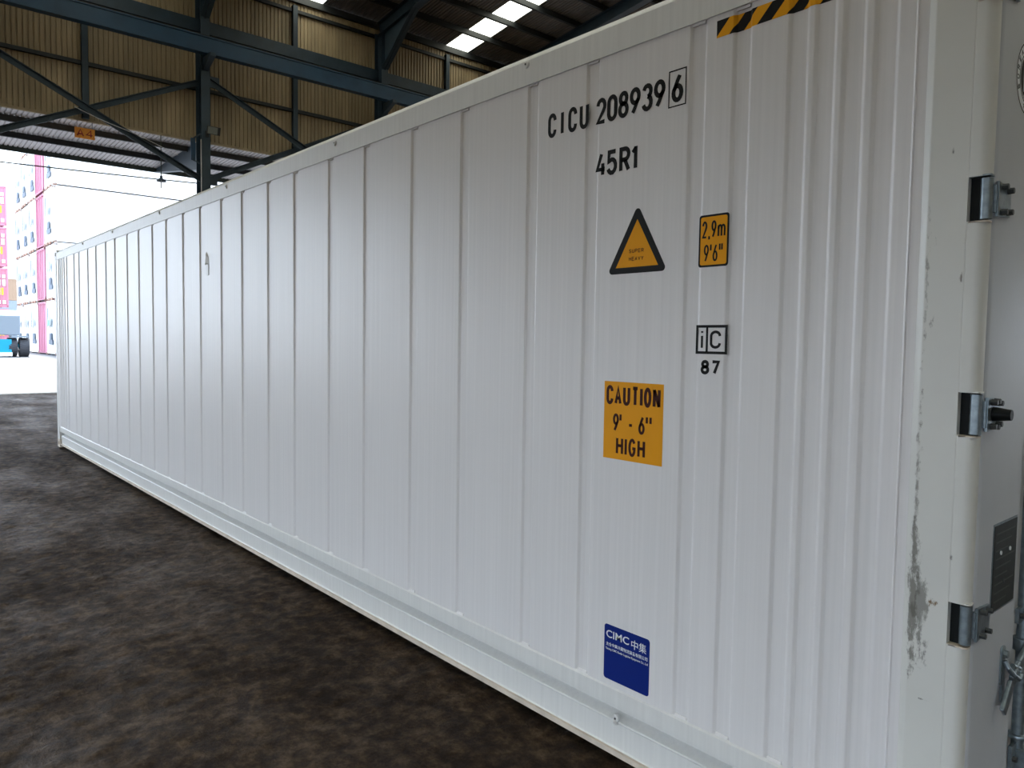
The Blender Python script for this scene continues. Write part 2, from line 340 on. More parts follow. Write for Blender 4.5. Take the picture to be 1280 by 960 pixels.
# ================================================================== SETTING
# floor: dirt inside, gently uneven
def floor_h(x, y):
    return .010*noise.noise(Vector((x*.9, y*.9, 0)))+.008*noise.noise(Vector((x*4, y*4, 3)))+.007*noise.noise(Vector((x*10, y*10, 7)))+.0045*noise.noise(Vector((x*23, y*23, 9)))-.016
fm = MB(); nx, ny = 760, 230; X0, X1, Y0, Y1 = -24.3, -.8, -3.4, 2.6
def gx(i): return X1+(X0-X1)*(i/nx)**1.5
vs = [(gx(i), Y0+(Y1-Y0)*j/ny, floor_h(gx(i), Y0+(Y1-Y0)*j/ny)) for i in range(nx+1) for j in range(ny+1)]
fs = [(i*(ny+1)+j, (i+1)*(ny+1)+j, (i+1)*(ny+1)+j+1, i*(ny+1)+j+1) for i in range(nx) for j in range(ny)]
fm.add(vs, fs)
for a, b, c, d in ((-24.3, 22, -40, Y0), (-24.3, 22, Y1, 40), (X1, 22, Y0, Y1)):
    fm.add([(a, c, -.014), (b, c, -.014), (b, d, -.014), (a, d, -.014)], [(0, 1, 2, 3)])
flo = fm.obj('floor', DIRT, smooth=True); tag(flo, 'dark brown dirt-covered floor of the hall', kind='structure')
ym = MB()
XS = [-24.3, -24.6, -30, -36, -42, -60, -260]; ZS = [-.014, .0, .2, .4, .60, .64, .64]
for a in range(len(XS)-1): ym.add([(XS[a], -160, ZS[a]), (XS[a], 200, ZS[a]), (XS[a+1], 200, ZS[a+1]), (XS[a+1], -160, ZS[a+1])], [(0, 1, 2, 3)])
for a, b, c, d in ((-24.3, 22, -160, -40), (-24.3, 22, 40, 200), (22, 180, -160, 200)):
    ym.add([(a, c, -.014), (b, c, -.014), (b, d, -.014), (a, d, -.014)], [(0, 1, 2, 3)])
tag(ym.obj('yard_ground', YARD), 'sunlit pale concrete yard outside the hall', kind='structure')
tag(MB().prism([(-24.42, -.02), (-24.40, .012), (-24.30, .012), (-24.28, -.02)], -14, 30, 'y').obj('trim_1', YLINE), 'pale kerb line where the yard begins', kind='structure')

BAY = 5.9; YC = 5.42; SW = BAY/6
WX = -22.25
def corr(length, axis, wd, mats, depth=.028, pitch=SW/8, name='sheet'):
    """trapezoid ribbed sheet; width along y from 0 to wd; length along z or x"""
    n = int(round(wd/pitch)); prof = []
    for i in range(n):
        y = i*pitch; prof += [(y, 0), (y+pitch*.62, 0), (y+pitch*.72, depth), (y+pitch*.92, depth)]
    prof.append((wd, 0)); m = MB()
    if axis == 'z': vs = [(-d, y, z) for z in (0, length) for y, d in prof]
    else: vs = [(x, y, d) for x in (0, length) for y, d in prof]
    k = len(prof); m.add(vs, [(i, i+1, i+1+k, i+k) for i in range(k-1)])
    return m.mesh(name, mats)
wall = struct('wall_end', (WX, 0, 7.36), 'tan ribbed steel cladding wall above the open end of the hall')
lo = corr(3.12, 'z', SW, CLAD); up = corr(2.06, 'z', SW, CLAD)
k0 = -3
for k in range(-3*6, 4*6):
    y = YC+k*SW
    link('cladding_sheet', lo, wall, (0, y, 0)); link('cladding_sheet', up, wall, (.014, y, 3.02))
for k in range(-3, 4):
    yy = YC+BAY/2+BAY*k
    if yy < 20: MB().box(.03, .17, yy-.075, yy+.075, .06, 4.75).obj('cladding_post', STEEL, wall)
def girt(z, h, d0, d1, m=STEELD): MB().box(d0, d1, -12.3, 28.9, z-7.36, z-7.36+h).obj('girt', m, wall)
girt(8.83, .10, .01, .10); girt(10.44, .36, .01, .26, STEEL); girt(11.92, .10, .01, .10); girt(7.36, .07, .01, .07, CLAD); girt(12.24, .14, .01, .12)
# roof
Z0, SL = 12.46, .12; XR = -2.2
def rz(x): return Z0+SL*(min(x, 2*XR-x)-WX)
ceil = struct('ceiling', (WX, 0, Z0), 'dark ribbed steel roof on purlins')
LEN = (XR-WX+.1)*math.sqrt(1+SL*SL)
rs = corr(LEN, 'x', SW, ROOFM, name='roof'); rk = corr(LEN, 'x', SW, SKYL, name='skylight')
ang = math.atan(SL)
for s in (0, 1):
    for k in range(-3*6, 4*6):
        y = YC+k*SW; sky = (k % 6 == 3)
        o = link('skylight_sheet' if sky else 'roof_sheet', rk if sky else rs, ceil, (-.1, y, 0) if s == 0 else (2*(XR-WX)+.1, y+SW, 0))
        o.rotation_euler = (0, -ang, 0) if s == 0 else (0, -ang, math.pi)
        if sky and k > 0 and s == 0: o['label'] = 'bright translucent rooflight sheet'
xp = WX+.05
i = 0
while xp < XR:
    for x in ((xp, 2*XR-xp)):
        z = rz(x)-Z0-.10
        m = MB(); m.box(x-WX-.05, x-WX+.05, -12.3, 28.9, z-.09, z+.09); m.obj('purlin', STEELD, ceil)
    xp += 1.27 if i else 1.35
    i += 1
# rafters and columns
def column(y, lab, detail=False):
    c = thing('steel_column', lab, 'column', (-21.83, y, 0), 'steel columns along the end wall')
    m = MB(); m.ibeam((0, 0, 0), (0, 0, 12.0), .25, .46, up=(1, 0, 0)); m.obj('shaft', STEEL, c)
    MB().box(-.3, .3, -.2, .2, 0, .025).obj('base_plate', STEEL, c)
    # crane beam bracket
    MB().prism([(.23, 9.25), (.23, 9.6), (.85, 9.6), (.85, 9.5)], -.07, .07, 'y').obj('crane_bracket', STEEL, c)
    h = MB(); h.prism([(.23, 10.7), (.23, 12.3), (2.2, 12.45), (2.2, 12.25)], -.01, .01, 'y'); h.bar((.23, 0, 10.75), (2.2, 0, 12.28), .25, .02); h.obj('haunch', STEEL, c)
    if detail:
        MB().cyl((.26, -.15, 5.2), (.26, -.15, 7.3), .015, 8).obj('conduit', PALE, c, label='pale thin conduit')
        MB().box(.0, .05, -.36, -.24, 6.72, 7.35).obj('side_plate', STEELB, c)
        MB().bar((0.02, -.30, 7.33), (.2, -.1, 7.5), .03, .04).bar((0.02, -.30, 6.74), (.2, -.1, 6.6), .03, .04).obj('bracket', STEEL, c)
    return c
column(YC, 'blue-grey steel column carrying the floodlight, rising behind the container roof', True)
column(YC+BAY, 'blue-grey steel column with dark haunch nearest the rooflights')
for k, y in enumerate((YC-BAY, YC-2*BAY, YC+2*BAY)):
    column(y, ['blue-grey steel column just left of the yard opening view', 'blue-grey steel column farthest left along the end wall', 'blue-grey steel column hidden behind the container roof to the right'][k])
for k, (y, lb) in enumerate([(YC+BAY, 'dark blue roof rafter rising from the column beside the rooflights'), (YC, 'dark blue roof rafter above the floodlight column'), (YC+2*BAY, 'dark blue roof rafter farthest right, touching the container roof line'), (YC-BAY, 'dark blue roof rafter above the left end of the crane beam')]):
    r = thing('roof_rafter', lb, 'rafter', (WX+.3, y, Z0-.45), 'roof rafters')
    m = MB(); a = (0, 0, .1); b = (XR-WX-.3, 0, .1+SL*(XR-WX-.3)); m.ibeam(a, b, .25, .42)
    m.obj('rafter_beam', STEEL, r)
    m = MB(); m.ibeam(b, (2*(XR-WX)-.6, 0, .1), .25, .42); m.obj('rafter_beam', STEEL, r)
# crane runway beam
cb = thing('crane_runway_beam', 'long blue crane runway beam crossing in front of the wall columns', 'beam', (-21.3, 8, 9.6))
MB().ibeam((0, -19, .24), (0, 21, .24), .24, .46, tf=.03).box(.01, .10, -19, 21, .03, .43).obj('girder', STEELB, cb)
MB().box(-.03, .03, -19, 21, .47, .53).obj('rail', STEELD, cb)
# bracing
def brace(y0, z0, y1, z1, lb, x=-21.75):
    t = thing('diagonal_brace', lb, 'brace', (x, y0, z0), 'diagonal wall braces')
    d = (0, y1-y0, z1-z0)
    MB().bar((0, 0, 0), d, .02, .16, up=(0, 0, 1)).bar((.04, 0, .07), (.04, d[1], d[2]+.07), .08, .018, up=(0, 0, 1)).obj('angle_bar', STEEL, t)
    MB().box(-.012, .012, -.12*(-1 if y1 > y0 else 1)-.14, -.12*(-1 if y1 > y0 else 1)+.14, -.16, .16).obj('gusset', STEEL, t); return t
br0 = brace(-.38, 8.98, 5.36, 6.18, 'dark steel brace sloping down to the floodlight column, above the A4 sign')
MB().tube([(.09, 2.5+.17*i, -1.42-.052*i-.02*math.sin(i*.5)) for i in range(16)], .010, 6).obj('wire', PALE, br0, label='thin pale wire')
brace(-.38, 6.30, 5.30, 8.98, 'dark steel brace rising from the upper left opening edge to the column', -21.96)
brace(5.60, 9.02, 11.2, 6.35, 'dark steel brace sloping down right of the floodlight column')
brace(5.60, 6.28, 11.2, 9.0, 'dark steel brace rising to the right just above the container roof edge', -21.96)
# canopy outside
can = struct('canopy', (WX, 0, 7.30), 'pale ribbed underside of the canopy outside the wall')
cs = corr(4.15, 'x', SW, CANOPYM, depth=.032, name='canopy_sheet')
for k in range(-3*6, 4*6):
    o = link('canopy_sheet', cs, can, (-.08, YC+(k+1)*SW, .17)); o.rotation_euler = (0, math.atan(.045), math.pi)
for x, zz in ((-.95, -.02), (-2.5, -.09)):
    MB().box(x-.04, x+.04, -12.3, 28.9, zz-.02, zz+.14).obj('canopy_purlin', STEELD, can)
MB().box(-4.18, -4.12, -12.3, 28.9, -.15, .06).obj('fascia', mat('fascia_green', (.035, .05, .04), .6), can)
for k, y in enumerate((YC-BAY, YC, YC+BAY)):
    b = MB(); b.prism([(.15, -.75), (.15, .1), (-4.1, -.02), (-4.1, -.14)], y-.012, y+.012, 'y'); b.bar((.15, y, -.75), (-4.1, y, -.15), .16, .02); b.obj('canopy_beam', STEEL, can)
# high gable sides and far wall (never seen directly, they shade the hall as its walls do)
def sidewall(name, x0, x1, y, z0, zt):
    m = MB()
    m.prism([(x0, z0), (x1, z0), (x1, rz(x1)), (XR, rz(XR)) if x0 < XR < x1 else (x1, rz(x1)), (x0, rz(x0))], y-.02, y+.02, 'y'); tag(m.obj(name, CLAD), kind='structure')
sidewall('wall_left', WX, 2*XR-WX, -12.3, 2.4, 0)
sidewall('wall_right', WX, 2*XR-WX, 29.0, 3.0, 0)
tag(MB().box(2*XR-WX, 2*XR-WX+.04, -12.3, 29, .6, 12.5).obj('wall_front', CLAD), kind='structure')

# ------------------------------------------------------------------ small hall fittings
s = thing('bay_sign', 'small orange sign reading A4 hanging under the tan cladding', 'sign', (-22.2, 2.218, 6.909))
MB().box(-.006, .0, 0, .48, 0, .28).obj('sign_board', SIGNO, s)
m = MB(); text_fit(m, 'Af', .045, .44, 0.04, .245, .036, rear(.001), gap=.2); m.obj('lettering', SIGNR, s, label='dark red lettering A4')
for y_ in (.06, .42): MB().cyl((-.003, y_, .28), (-.003, y_, .52), .006, 6).obj('hanger_wire', STEELD, s)
f = thing('floodlight', 'grey floodlight bracketed on the steel column', 'light', (-21.25, 5.50, 7.52))
mt = Matrix.Rotation(math.radians(18), 4, 'Y') @ Matrix.Rotation(math.radians(-10), 4, 'Z')
MB().box(-.05, .03, -.16, .19, -.11, .11, mtx=mt).obj('housing', STEELD, f)
MB().box(.03, .038, -.145, .115, -.095, .095, mtx=mt).obj('glass', FLOODF, f)
MB().bar((-.04, -.05, 0), (-.33, -.05, -.05), .04, .03).box(-.345, -.33, -.10, 0, -.12, .05).obj('bracket', STEELD, f)
l = thing('pendant_lamp', 'small dark pendant lamp on a long rod in the yard opening', 'lamp', (-22.2, 4.37, 6.04))
MB().cyl((0, 0, .16), (0, 0, 1.36), .013, 8).obj('rod', WIRE, l)
MB().lathe([(.0, .20), (.035, .19), (.04, .12), (.09, .09), (.135, .04), (.13, .03), (.05, .06)], (0, 0, 0), n=18).obj('lamp_shade', STEEL, l, smooth=True)
MB().cyl((0, 0, -.16), (0, 0, .06), .016, 8).obj('bulb', PALE, l)
cu = MB(); pts = [(-23, -6+17.5*i/24, 5.98+.026*(i)+-.0000*i) for i in range(25)]
cu.tube([(-23, y, 6.13+.037*(y-.65)+.0015*(y-3)**2) for y in [-6+.8*i for i in range(24)]], .019, 6)
tag(cu.obj('overhead_cable', WIRE), 'thin dark cable strung across the bright yard opening', 'cable')
# ================================================================== THE CONTAINER
C = thing('refrigerated_container', 'long white forty-foot refrigerated shipping container standing on the hall floor', 'shipping container')
L_, W_, H_ = 12.192, 2.438, 2.896
ZT, ZB = 2.756, .3095
grooves = [-11.917, -11.809, -11.689, -11.543, -11.36, -10.885, -10.579, -10.073, -9.636, -9.151, -8.73, -8.212, -7.769, -7.286, -6.843, -6.353, -5.906, -5.412, -4.98, -4.498, -4.07, -3.581, -3.148, -2.661, -2.233, -1.754, -1.407, -.918, -.747, -.552, -.466, -.379, -.288]
gc = [g+.013 for g in grooves]
HW = .0235; DP = .0085; RUN = .0115
edges = [-12.07]+gc+[-.160]
for i in range(len(edges)-1):
    a = edges[i]+(HW if i else 0); b = edges[i+1]-(HW if i < len(edges)-2 else 0)
    prof = []
    if i: prof += [(a, DP), (a+RUN*.2, DP*.92), (a+RUN*.8, DP*.2), (a+RUN, DP*.05), (a+RUN*1.2, 0), (a+RUN*1.5, 0)]
    else: prof += [(a, DP), (a, 0)]
    n = max(1, int((b-a)/.15))
    for j in range(1, n): prof.append((a+RUN*1.35+(b-a-2.7*RUN)*j/n, 0))
    if i < len(edges)-2: prof += [(b-RUN*1.5, 0), (b-RUN*1.2, 0), (b-RUN, DP*.05), (b-RUN*.8, DP*.2), (b-RUN*.2, DP*.92), (b, DP)]
    else: prof += [(b, 0), (b, DP)]
    m = MB(); m.prism(prof, ZB-.002, ZT+.002, 'z'); m.obj('side_panel', WHITE, C, smooth=True)
bk = MB(); bk.box(-12.07, -.15, DP, DP+.03, ZB-.01, ZT+.01)
HB = HW+RUN*.1
for g in gc:
    for z0, z1 in ((ZB, ZB+.011), (ZT-.010, ZT)):
        bk.add([(g-HB, 0.0, z0), (g+HB, 0.0, z0), (g+HB, DP, z0), (g-HB, DP, z0), (g-HB, .004 if z0 < 1 else .002, z1), (g+HB, .004 if z0 < 1 else .002, z1), (g+HB, DP, z1), (g-HB, DP, z1)],
               [(0, 1, 2, 3), (4, 7, 6, 5), (0, 4, 5, 1), (1, 5, 6, 2), (2, 6, 7, 3), (3, 7, 4, 0)])
bk.obj('groove_backing', WHITE, C)
bd = MB(); z = ZB
k = 0
while z < ZT:
    z1 = min(z+.12, ZT); dx = .0025*noise.noise(Vector((0, 0, z*3))); dx1 = .0025*noise.noise(Vector((0, 0, z1*3)))
    bd.add([(-.197+dx, 0, z), (-.191+dx, -.004, z), (-.188+dx, 0, z), (-.197+dx1, 0, z1), (-.191+dx1, -.004, z1), (-.188+dx1, 0, z1)], [(0, 1, 4, 3), (1, 2, 5, 4)])
    z = z1
bd.obj('seam_bead', WHITE, C, smooth=True)
# rails
MB().prism([(-.005, ZT), (-.005, 2.858), (-.001, 2.864), (.030, 2.893), (.04, H_-.002), (.14, H_-.002), (.14, ZT), (.012, ZT)], -12.02, -.15, 'x').obj('top_rail', RAILM, C)
MB().prism([(-.006, ZB-.005), (-.006, .240), (-.004, .236), (.050, .232), (.052, .196), (.014, .174), (.011, .168), (.015, .163), (.015, .066), (.010, .058), (.07, .055), (.09, .30), (.012, ZB+.001), (.002, ZB+.003)], -12.0, -.15, 'x').obj('bottom_rail', RAILM, C)
MB().box(-12.0, -.15, -.002, .06, .040, .060).obj('rail_lip', LIP, C, label='primer-coloured bottom lip of the rail')
# body shell: roof, other side, floor, far end
MB().box(-12.05, -.1, .12, W_-.012, H_-.03, H_-.012).obj('roof_panel', RAILM, C)
MB().box(-12.05, -.1, W_-.06, W_-.01, .06, ZT+.1).obj('rear_side', RAILM, C)
MB().box(-12.0, -.1, .06, W_-.06, .16, .30).obj('floor_frame', RAILM, C)
m = MB(); m.box(-12.17, -12.08, .1, W_-.1, .2, 2.75); m.obj('unit_end', RAILM, C)
m = MB(); m.box(-12.18, -12.165, .35, 2.1, 1.5, 2.4); m.obj('unit_grille', MACH, C)
# far corner post with castings
def casting(x0, x1, y0, y1, z0, z1, nm='corner_casting', oy=None):
    """casting with a real oval hole in the side face (y=y0)"""
    m = MB(); cx, cz = (x0+x1)/2, (z0+z1)/2; hw, hh = .040, .028
    ov = [(cx+hw*math.copysign(abs(math.cos(a))**.7, math.cos(a)), cz+hh*math.copysign(abs(math.sin(a))**.7, math.sin(a))) for a in [2*math.pi*i/16 for i in range(16)]]
    out = []
    for u, v in ov:
        du, dv = u-cx, v-cz; k = min((x1-x0)/2/abs(du) if abs(du) > 1e-9 else 9e9, (z1-z0)/2/abs(dv) if abs(dv) > 1e-9 else 9e9); out.append((cx+du*k, cz+dv*k))
    n = 16; vs = [(u, y0, v) for u, v in out]+[(u, y0, v) for u, v in ov]+[(u, y0+.03, v) for u, v in ov]
    fs = [(i, (i+1) % n, (i+1) % n+n, i+n) for i in range(n)]+[(i+n, (i+1) % n+n, (i+1) % n+2*n, i+2*n) for i in range(n)]+[tuple(range(2*n, 3*n))]
    m.add(vs, fs); m.add([(x, y, z) for x in (x0, x1) for y in (y0, y1) for z in (z0, z1)], [(0, 1, 3, 2), (4, 6, 7, 5), (2, 3, 7, 6), (0, 2, 6, 4), (1, 5, 7, 3)])
    return m.obj(nm, [LIP if z0 < .5 else RAILM], C)
for x0, x1 in ((-L_, -L_+.178), (-.178, 0)):
    casting(x0, x1, -.006, .156, 0, .118); casting(x0, x1, -.006, .156, H_-.118, H_)
    casting(x0, x1, W_-.16, W_, 0, .118); casting(x0, x1, W_-.16, W_, H_-.118, H_)
MB().prism([(-12.19, -.004), (-12.07, -.004), (-12.06, .0), (-12.06, .14), (-12.19, .14)], .118, H_-.118, 'z').obj('corner_post', RAILM, C)
MB().box(-12.19, -12.06, W_-.14, W_, .118, H_-.118).obj('corner_post', RAILM, C)
# near corner post: chamfer, flat face, crease and rounded nose, notched at each hinge
hz = [2.60, 2.041, 1.483, .921, .36]
OUT = -.012
nose = [(-.047, OUT), (-.0455, OUT+.001), (-.044, OUT), (-.0425, OUT), (-.025, OUT), (-.021, OUT+.0002), (-.0135, OUT+.0025), (-.006, OUT+.009), (-.0015, OUT+.018), (.000, OUT+.028), (.000, .03), (-.02, .034)]
full = [(-.170, .012), (-.170, .0045), (-.169, .0035), (-.144, OUT+.0012), (-.1415, OUT), (-.139, OUT), (-.0485, OUT)]+nose+[(-.02, .12), (-.170, .12)]
notch = [(-.170, .012), (-.170, .0045), (-.169, .0035), (-.144, OUT+.0012), (-.1415, OUT), (-.139, OUT), (-.0485, OUT), (-.0465, OUT), (-.0465, .030), (-.02, .034), (-.02, .12), (-.170, .12)]
pm = MB(); zz = .118
for h in sorted(hz):
    pm.prism(full, zz, h-.0575, 'z'); pm.prism(notch, h-.0575, h+.0575, 'z'); zz = h+.0575
pm.prism(full, zz, H_-.118, 'z')
pm.obj('corner_post', POSTM, C, smooth=True, label='scuffed off-white corner post with grey and rusty stains')
MB().box(-.12, -.02, W_-.12, W_-.02, .118, H_-.118).obj('corner_post', RAILM, C)
# doors: two leaves with a recess for the locking bars
def door(y0, y1, rec):
    m = MB(); z0, z1 = .16, 2.74; xf = .006
    m.prism([(-.06, y0), (-.012, y0), (-.002, y0+.003), (.004, y0+.009), (xf, y0+.018)]+[(xf, rec[0]), (-.022, rec[0]+.006), (-.022, rec[1]-.006), (xf, rec[1]), (xf, y1-.01), (-.002, y1), (-.06, y1)], z0, z1, 'z')
    return m.obj('door', DOORW, C, smooth=True)
d1 = door(.020, 1.215, (.372, .54)); d2 = door(1.225, W_-.02, (1.9, 2.07))
MB().box(-.09, -.01, .02, W_-.02, 2.74, H_-.01).obj('door_header', RAILM, C); MB().box(-.09, -.01, .02, W_-.02, .05, .16).obj('door_sill', RAILM, C)
# hinges
for i, h in enumerate(hz):
    hg = link('hinge', None, C, (-.009, .004, h))
    hg['label'] = 'galvanised door hinge with bolted strap'
    MB().cyl((0, .004, -.052), (0, .004, .052), .0148, 20).obj('hinge_pin', GALV, hg, smooth=True)
    x0 = .016
    MB().box(.004, x0+.004, .012, .035, -.035, .035).obj('knuckle', GALV, hg)
    MB().prism([(.02, -.045), (.115, -.038), (.12, .0), (.115, .038), (.02, .045)], x0, x0+.007, 'x').obj('hinge_strap', GALV, hg)
    for (yy, z_) in ((.045, .032), (.09, .028), (.045, -.032), (.09, -.028), (.068, .034), (.068, -.034)):
        if i != 2 and yy == .068: continue
        MB().cyl((x0+.007, yy, z_), (x0+.022, yy, z_), .0085, 6, r2=.0075).obj('bolt', DARKST, hg)
    if i == 2: MB().cyl((x0+.005, .062, 0), (x0+.050, .062, 0), .020, 20, r2=.014).obj('rubber_buffer', RUBBER_SHADE, hg, smooth=True, label='black rubber door buffer')
    MB().prism(rrect(-.040, .012, -.016, .020, .007), -.0605, -.0565, 'z').obj('recess_lip', LIP, hg)
    MB().prism(rrect(-.040, .014, -.014, .020, .007), .0565, .0605, 'z').obj('recess_hood', GALV if i == 1 else POSTM, hg)
    MB().box(-.0372, .004, .006, .024, -.056, .056).obj('recess_shadow_plate', RUBBER_SHADE, hg, label='black plate standing in for the shade behind the hinge pin')  # black plate puts the recess shade behind the pin, no real part
# placard
pl = MB(); pl.box(.006, .009, .150, .345, .925, 1.166); pl = pl.obj('data_plate', PLAQ, C, label='dark etched metal data plate')
MB().box(.006, .0075, .144, .351, .919, 1.172).obj('plate_rim', GALV, pl)
for y, z in ((.205, 1.085), (.285, 1.085), (.240, 1.0)): MB().cyl((.009, y, z), (.012, y, z), .006, 10).obj('rivet', WHITEP if z > 1.05 else DARKST, pl)
rows = MB()
for i in range(9): rows.box(.009, .0093, .165, .33-.03*(i % 3), 1.14-.024*i, 1.144-.024*i)
rows.obj('engraved_lines', mat('engraving', (.05, .06, .05), .5), pl)
# emblem
em = MB(); ec, ez, er = .238, 2.392, .098; pr = rear(.0062)
em.add([pr(ec, ez, .0003)]+[pr(ec+er*math.cos(a), ez+er*math.sin(a), .0003) for a in [2*math.pi*i/48 for i in range(48)]], [(0, i+1, (i+1) % 48+1) for i in range(48)])
em = em.obj('emblem_disc', WHITEP, C, label='round crest emblem with dark centre on the door')
m = MB()
ribbon(m, arc(ec, ez, er-.003, er-.003, 0, 360, 48), .004, rear(.0066)); ribbon(m, arc(ec, ez, .068, .068, 0, 360, 40), .003, rear(.0066)); m.obj('emblem_rings', BLACK, em)
m = MB(); p2 = rear(.0066)
m.add([p2(ec, ez, 0)]+[p2(ec+.062*math.cos(a), ez+.062*math.sin(a), 0) for a in [2*math.pi*i/40 for i in range(40)]], [(0, i+1, (i+1) % 40+1) for i in range(40)]); m.obj('emblem_field', BLACK, em)
m = MB()
def ringtext(s, a0, a1, inward):
    for i, c in enumerate(s):
        if c == ' ': continue
        a = math.radians(a0+(a1-a0)*i/(len(s)-1)); cx, cy = ec+.0815*math.cos(a), ez+.0815*math.sin(a); th = a-math.pi/2 if inward else a+math.pi/2
        def put(u, v, h, cx=cx, cy=cy, th=th): return rear(.0066)(cx+u*math.cos(th)-v*math.sin(th), cy+u*math.sin(th)+v*math.cos(th), h)
        glyph(m, c, -.006, -.0075, .012, .015, .0026, put)
ringtext('BUREAU VERITAS', 205, -25, True); ringtext('1828', 250, 290, False)
m.obj('lettering', BLACK, em)
m = MB(); q = rear(.0069)
for pts, t in (([(0, .042), (.006, .032), (-.002, .022), (.0, -.02), (-.018, -.045)], .012), ([(-.03, .012), (-.01, .018), (.02, .006), (.036, .022)], .007), ([(-.036, .03), (-.034, -.04)], .004), ([(.01, -.018), (.026, -.048)], .010), ([(.034, .04), (.036, -.03)], .005), ([(-.03, -.05), (.03, -.05)], .005)):
    ribbon(m, [(ec+u, ez+v) for u, v in pts], t, q)
m.obj('crest_figure', WHITEP, em)
# locking bar and handle
for yb, nm in ((.452, 0), (1.98, 1)):
    lb = link('locking_bar', None, C, (.010, yb, 0)); lb['label'] = 'galvanised vertical locking bar'
    MB().cyl((0, 0, .10), (0, 0, 2.78), .0165, 16).obj('bar', GALV, lb, smooth=True)
    for z in (.86, 1.9, 2.5, .36):
        h_ = .10 if z == .36 else .022
        m = MB(); m.box(-.006, .004, -.062, .05, z-h_, z+h_); m.box(.004, .026, -.024, .024, z-h_*.8, z+h_*.8); m.obj('bar_bracket', GALV, lb)
        for dz in ((-.06, .06) if z == .36 else (0,)): MB().cyl((.004, -.048, z+dz), (.015, -.048, z+dz), .009, 6).obj('bolt', DARKST, lb)
    MB().lathe([(.017, -.008), (.026, -.006), (.028, 0), (.026, .006), (.017, .008)], (0, 0, .475)).obj('collar', GALV, lb, smooth=True)
hd = link('door_handle', None, C, (.006, .28, .74)); hd['label'] = 'galvanised swing handle held in its catch'
MB().prism(rrect(-.022, .012, -.055, .06, .012), 0, .005, 'x').obj('catch_plate', GALV, hd)
MB().cyl((.005, -.004, .038), (.016, -.004, .038), .011, 8).obj('bolt', GALV, hd)
m = MB(); m.tube([(.01, -.012, .020), (.02, -.010, .000), (.032, .004, -.022), (.036, .028, -.036), (.034, .052, -.030), (.03, .056, -.016), (.024, .040, -.008), (.022, .02, .0)], .0075, 10); m.obj('catch_loop', GALV, hd, smooth=True)
m = MB(); m.bar((.022, .165, .02), (.024, .07, -.012), .014, .040, up=(0, 0, 1)); m.bar((.024, .07, -.012), (.026, .0, -.040), .014, .038); m.bar((.026, .0, -.040), (.024, -.06, -.112), .012, .036); m.obj('handle_lever', GALV, hd, bevel=.004)
MB().lathe([(.018, -.02), (.026, -.018), (.026, .018), (.018, .02)], (.004, .172, .022)).obj('hub', GALV, hd, smooth=True)
MB().prism(rrect(-.01, .014, -.11, -.02, .01), 0, .006, 'x').obj('keeper', GALV, hd)
# lashing rings along the rails
for x, z in ((-3.50, 2.835), (-1.778, 2.842), (-5.277, 2.835), (-7.02, 2.84), (-8.80, 2.84), (-10.3, 2.84), (-1.211, .186), (-3.6, .186), (-6.0, .186), (-8.4, .186)):
    y = -.005 if z > 1 else .013
    o = link('lashing_point', None, C, (x, y, z))
    if z > 1 or x == -1.211:
        MB().lathe([(.0, -.009), (.006, -.009), (.013, -.007), (.016, .0)], (0, 0, 0), 'y', 14).obj('boss', RAILM, o, smooth=True)
        MB().cyl((0, -.009, 0), (0, -.011, 0), .0045, 10).obj('bore', DARKST, o)
        if z < 1: MB().cyl((0, -.002, -.014), (0, -.012, -.02), .010, 10).obj('tab', RAILM, o)
    else: bpy.data.objects.remove(o)
# small peaked patch on one panel
MB().add([(-5.795, -.001, 2.262), (-5.695, -.001, 2.262), (-5.695, -.001, 2.31), (-5.748, -.001, 2.372), (-5.795, -.001, 2.31), (-5.75, -.012, 2.275), (-5.748, -.010, 2.34)],
         [(0, 1, 5), (1, 2, 5), (2, 6, 5), (2, 3, 6), (3, 4, 6), (4, 5, 6), (4, 0, 5)]).box(-5.758, -5.700, -.004, 0, 2.172, 2.262).obj('peaked_patch', RAILM, C, label='small grey peaked patch on a side panel')

# ------------------------------------------------------------------ markings on the side
T = .0165
m = MB()
def row(s, us, v0, v1, wd, t=T):
    for c, u in zip(s, us): glyph(m, c, u, v0, wd if c not in 'I1' else wd*.6, v1-v0, t, side(.0006))
row('CICU', (-1.645, -1.576, -1.527, -1.463), 2.504, 2.604, .050)
row('208939', (-1.373, -1.317, -1.261, -1.205, -1.148, -1.092), 2.504, 2.604, .052)
row('6', (-1.013,), 2.506, 2.606, .050)
m.obj('container_number', BLACK, C, label='black lettering CICU 208939 6'); m = MB()
row('45R', (-1.370, -1.314, -1.250), 2.300, 2.396, .055); glyph(m, 'I', -1.187, 2.300, .034, .096, T, side(.0006)); ribbon(m, [(-1.185, 2.368), (-1.170, 2.384)], T*.8, side(.0006))
m.obj('size_code', BLACK, C, label='black lettering 45R1')
m = MB(); ribbon(m, [(-1.024, 2.494), (-.952, 2.494), (-.952, 2.618), (-1.024, 2.618), (-1.024, 2.494)], .0045, side(.0006)); m.obj('check_digit_box', BLACK, C, label='thin black frame around the digit 6')
# hazard tape conforming to the grooves
def side_y(x):
    for g in gc:
        d = abs(x-g)
        if d < HW: return DP
        if d < HW+RUN: return DP*(1-(d-HW)/RUN)
    return 0
tp = MB(); xs = []
x = -.832
while x < -.165: xs.append(x); x += .0025
vs = [(x, side_y(x)-.0008, z) for x in xs for z in (2.680, 2.736)]
tp.add(vs, [(2*i, 2*i+2, 2*i+3, 2*i+1) for i in range(len(xs)-1)])
tp.obj('hazard_tape', TAPE, C, label='amber and black diagonal hazard tape')
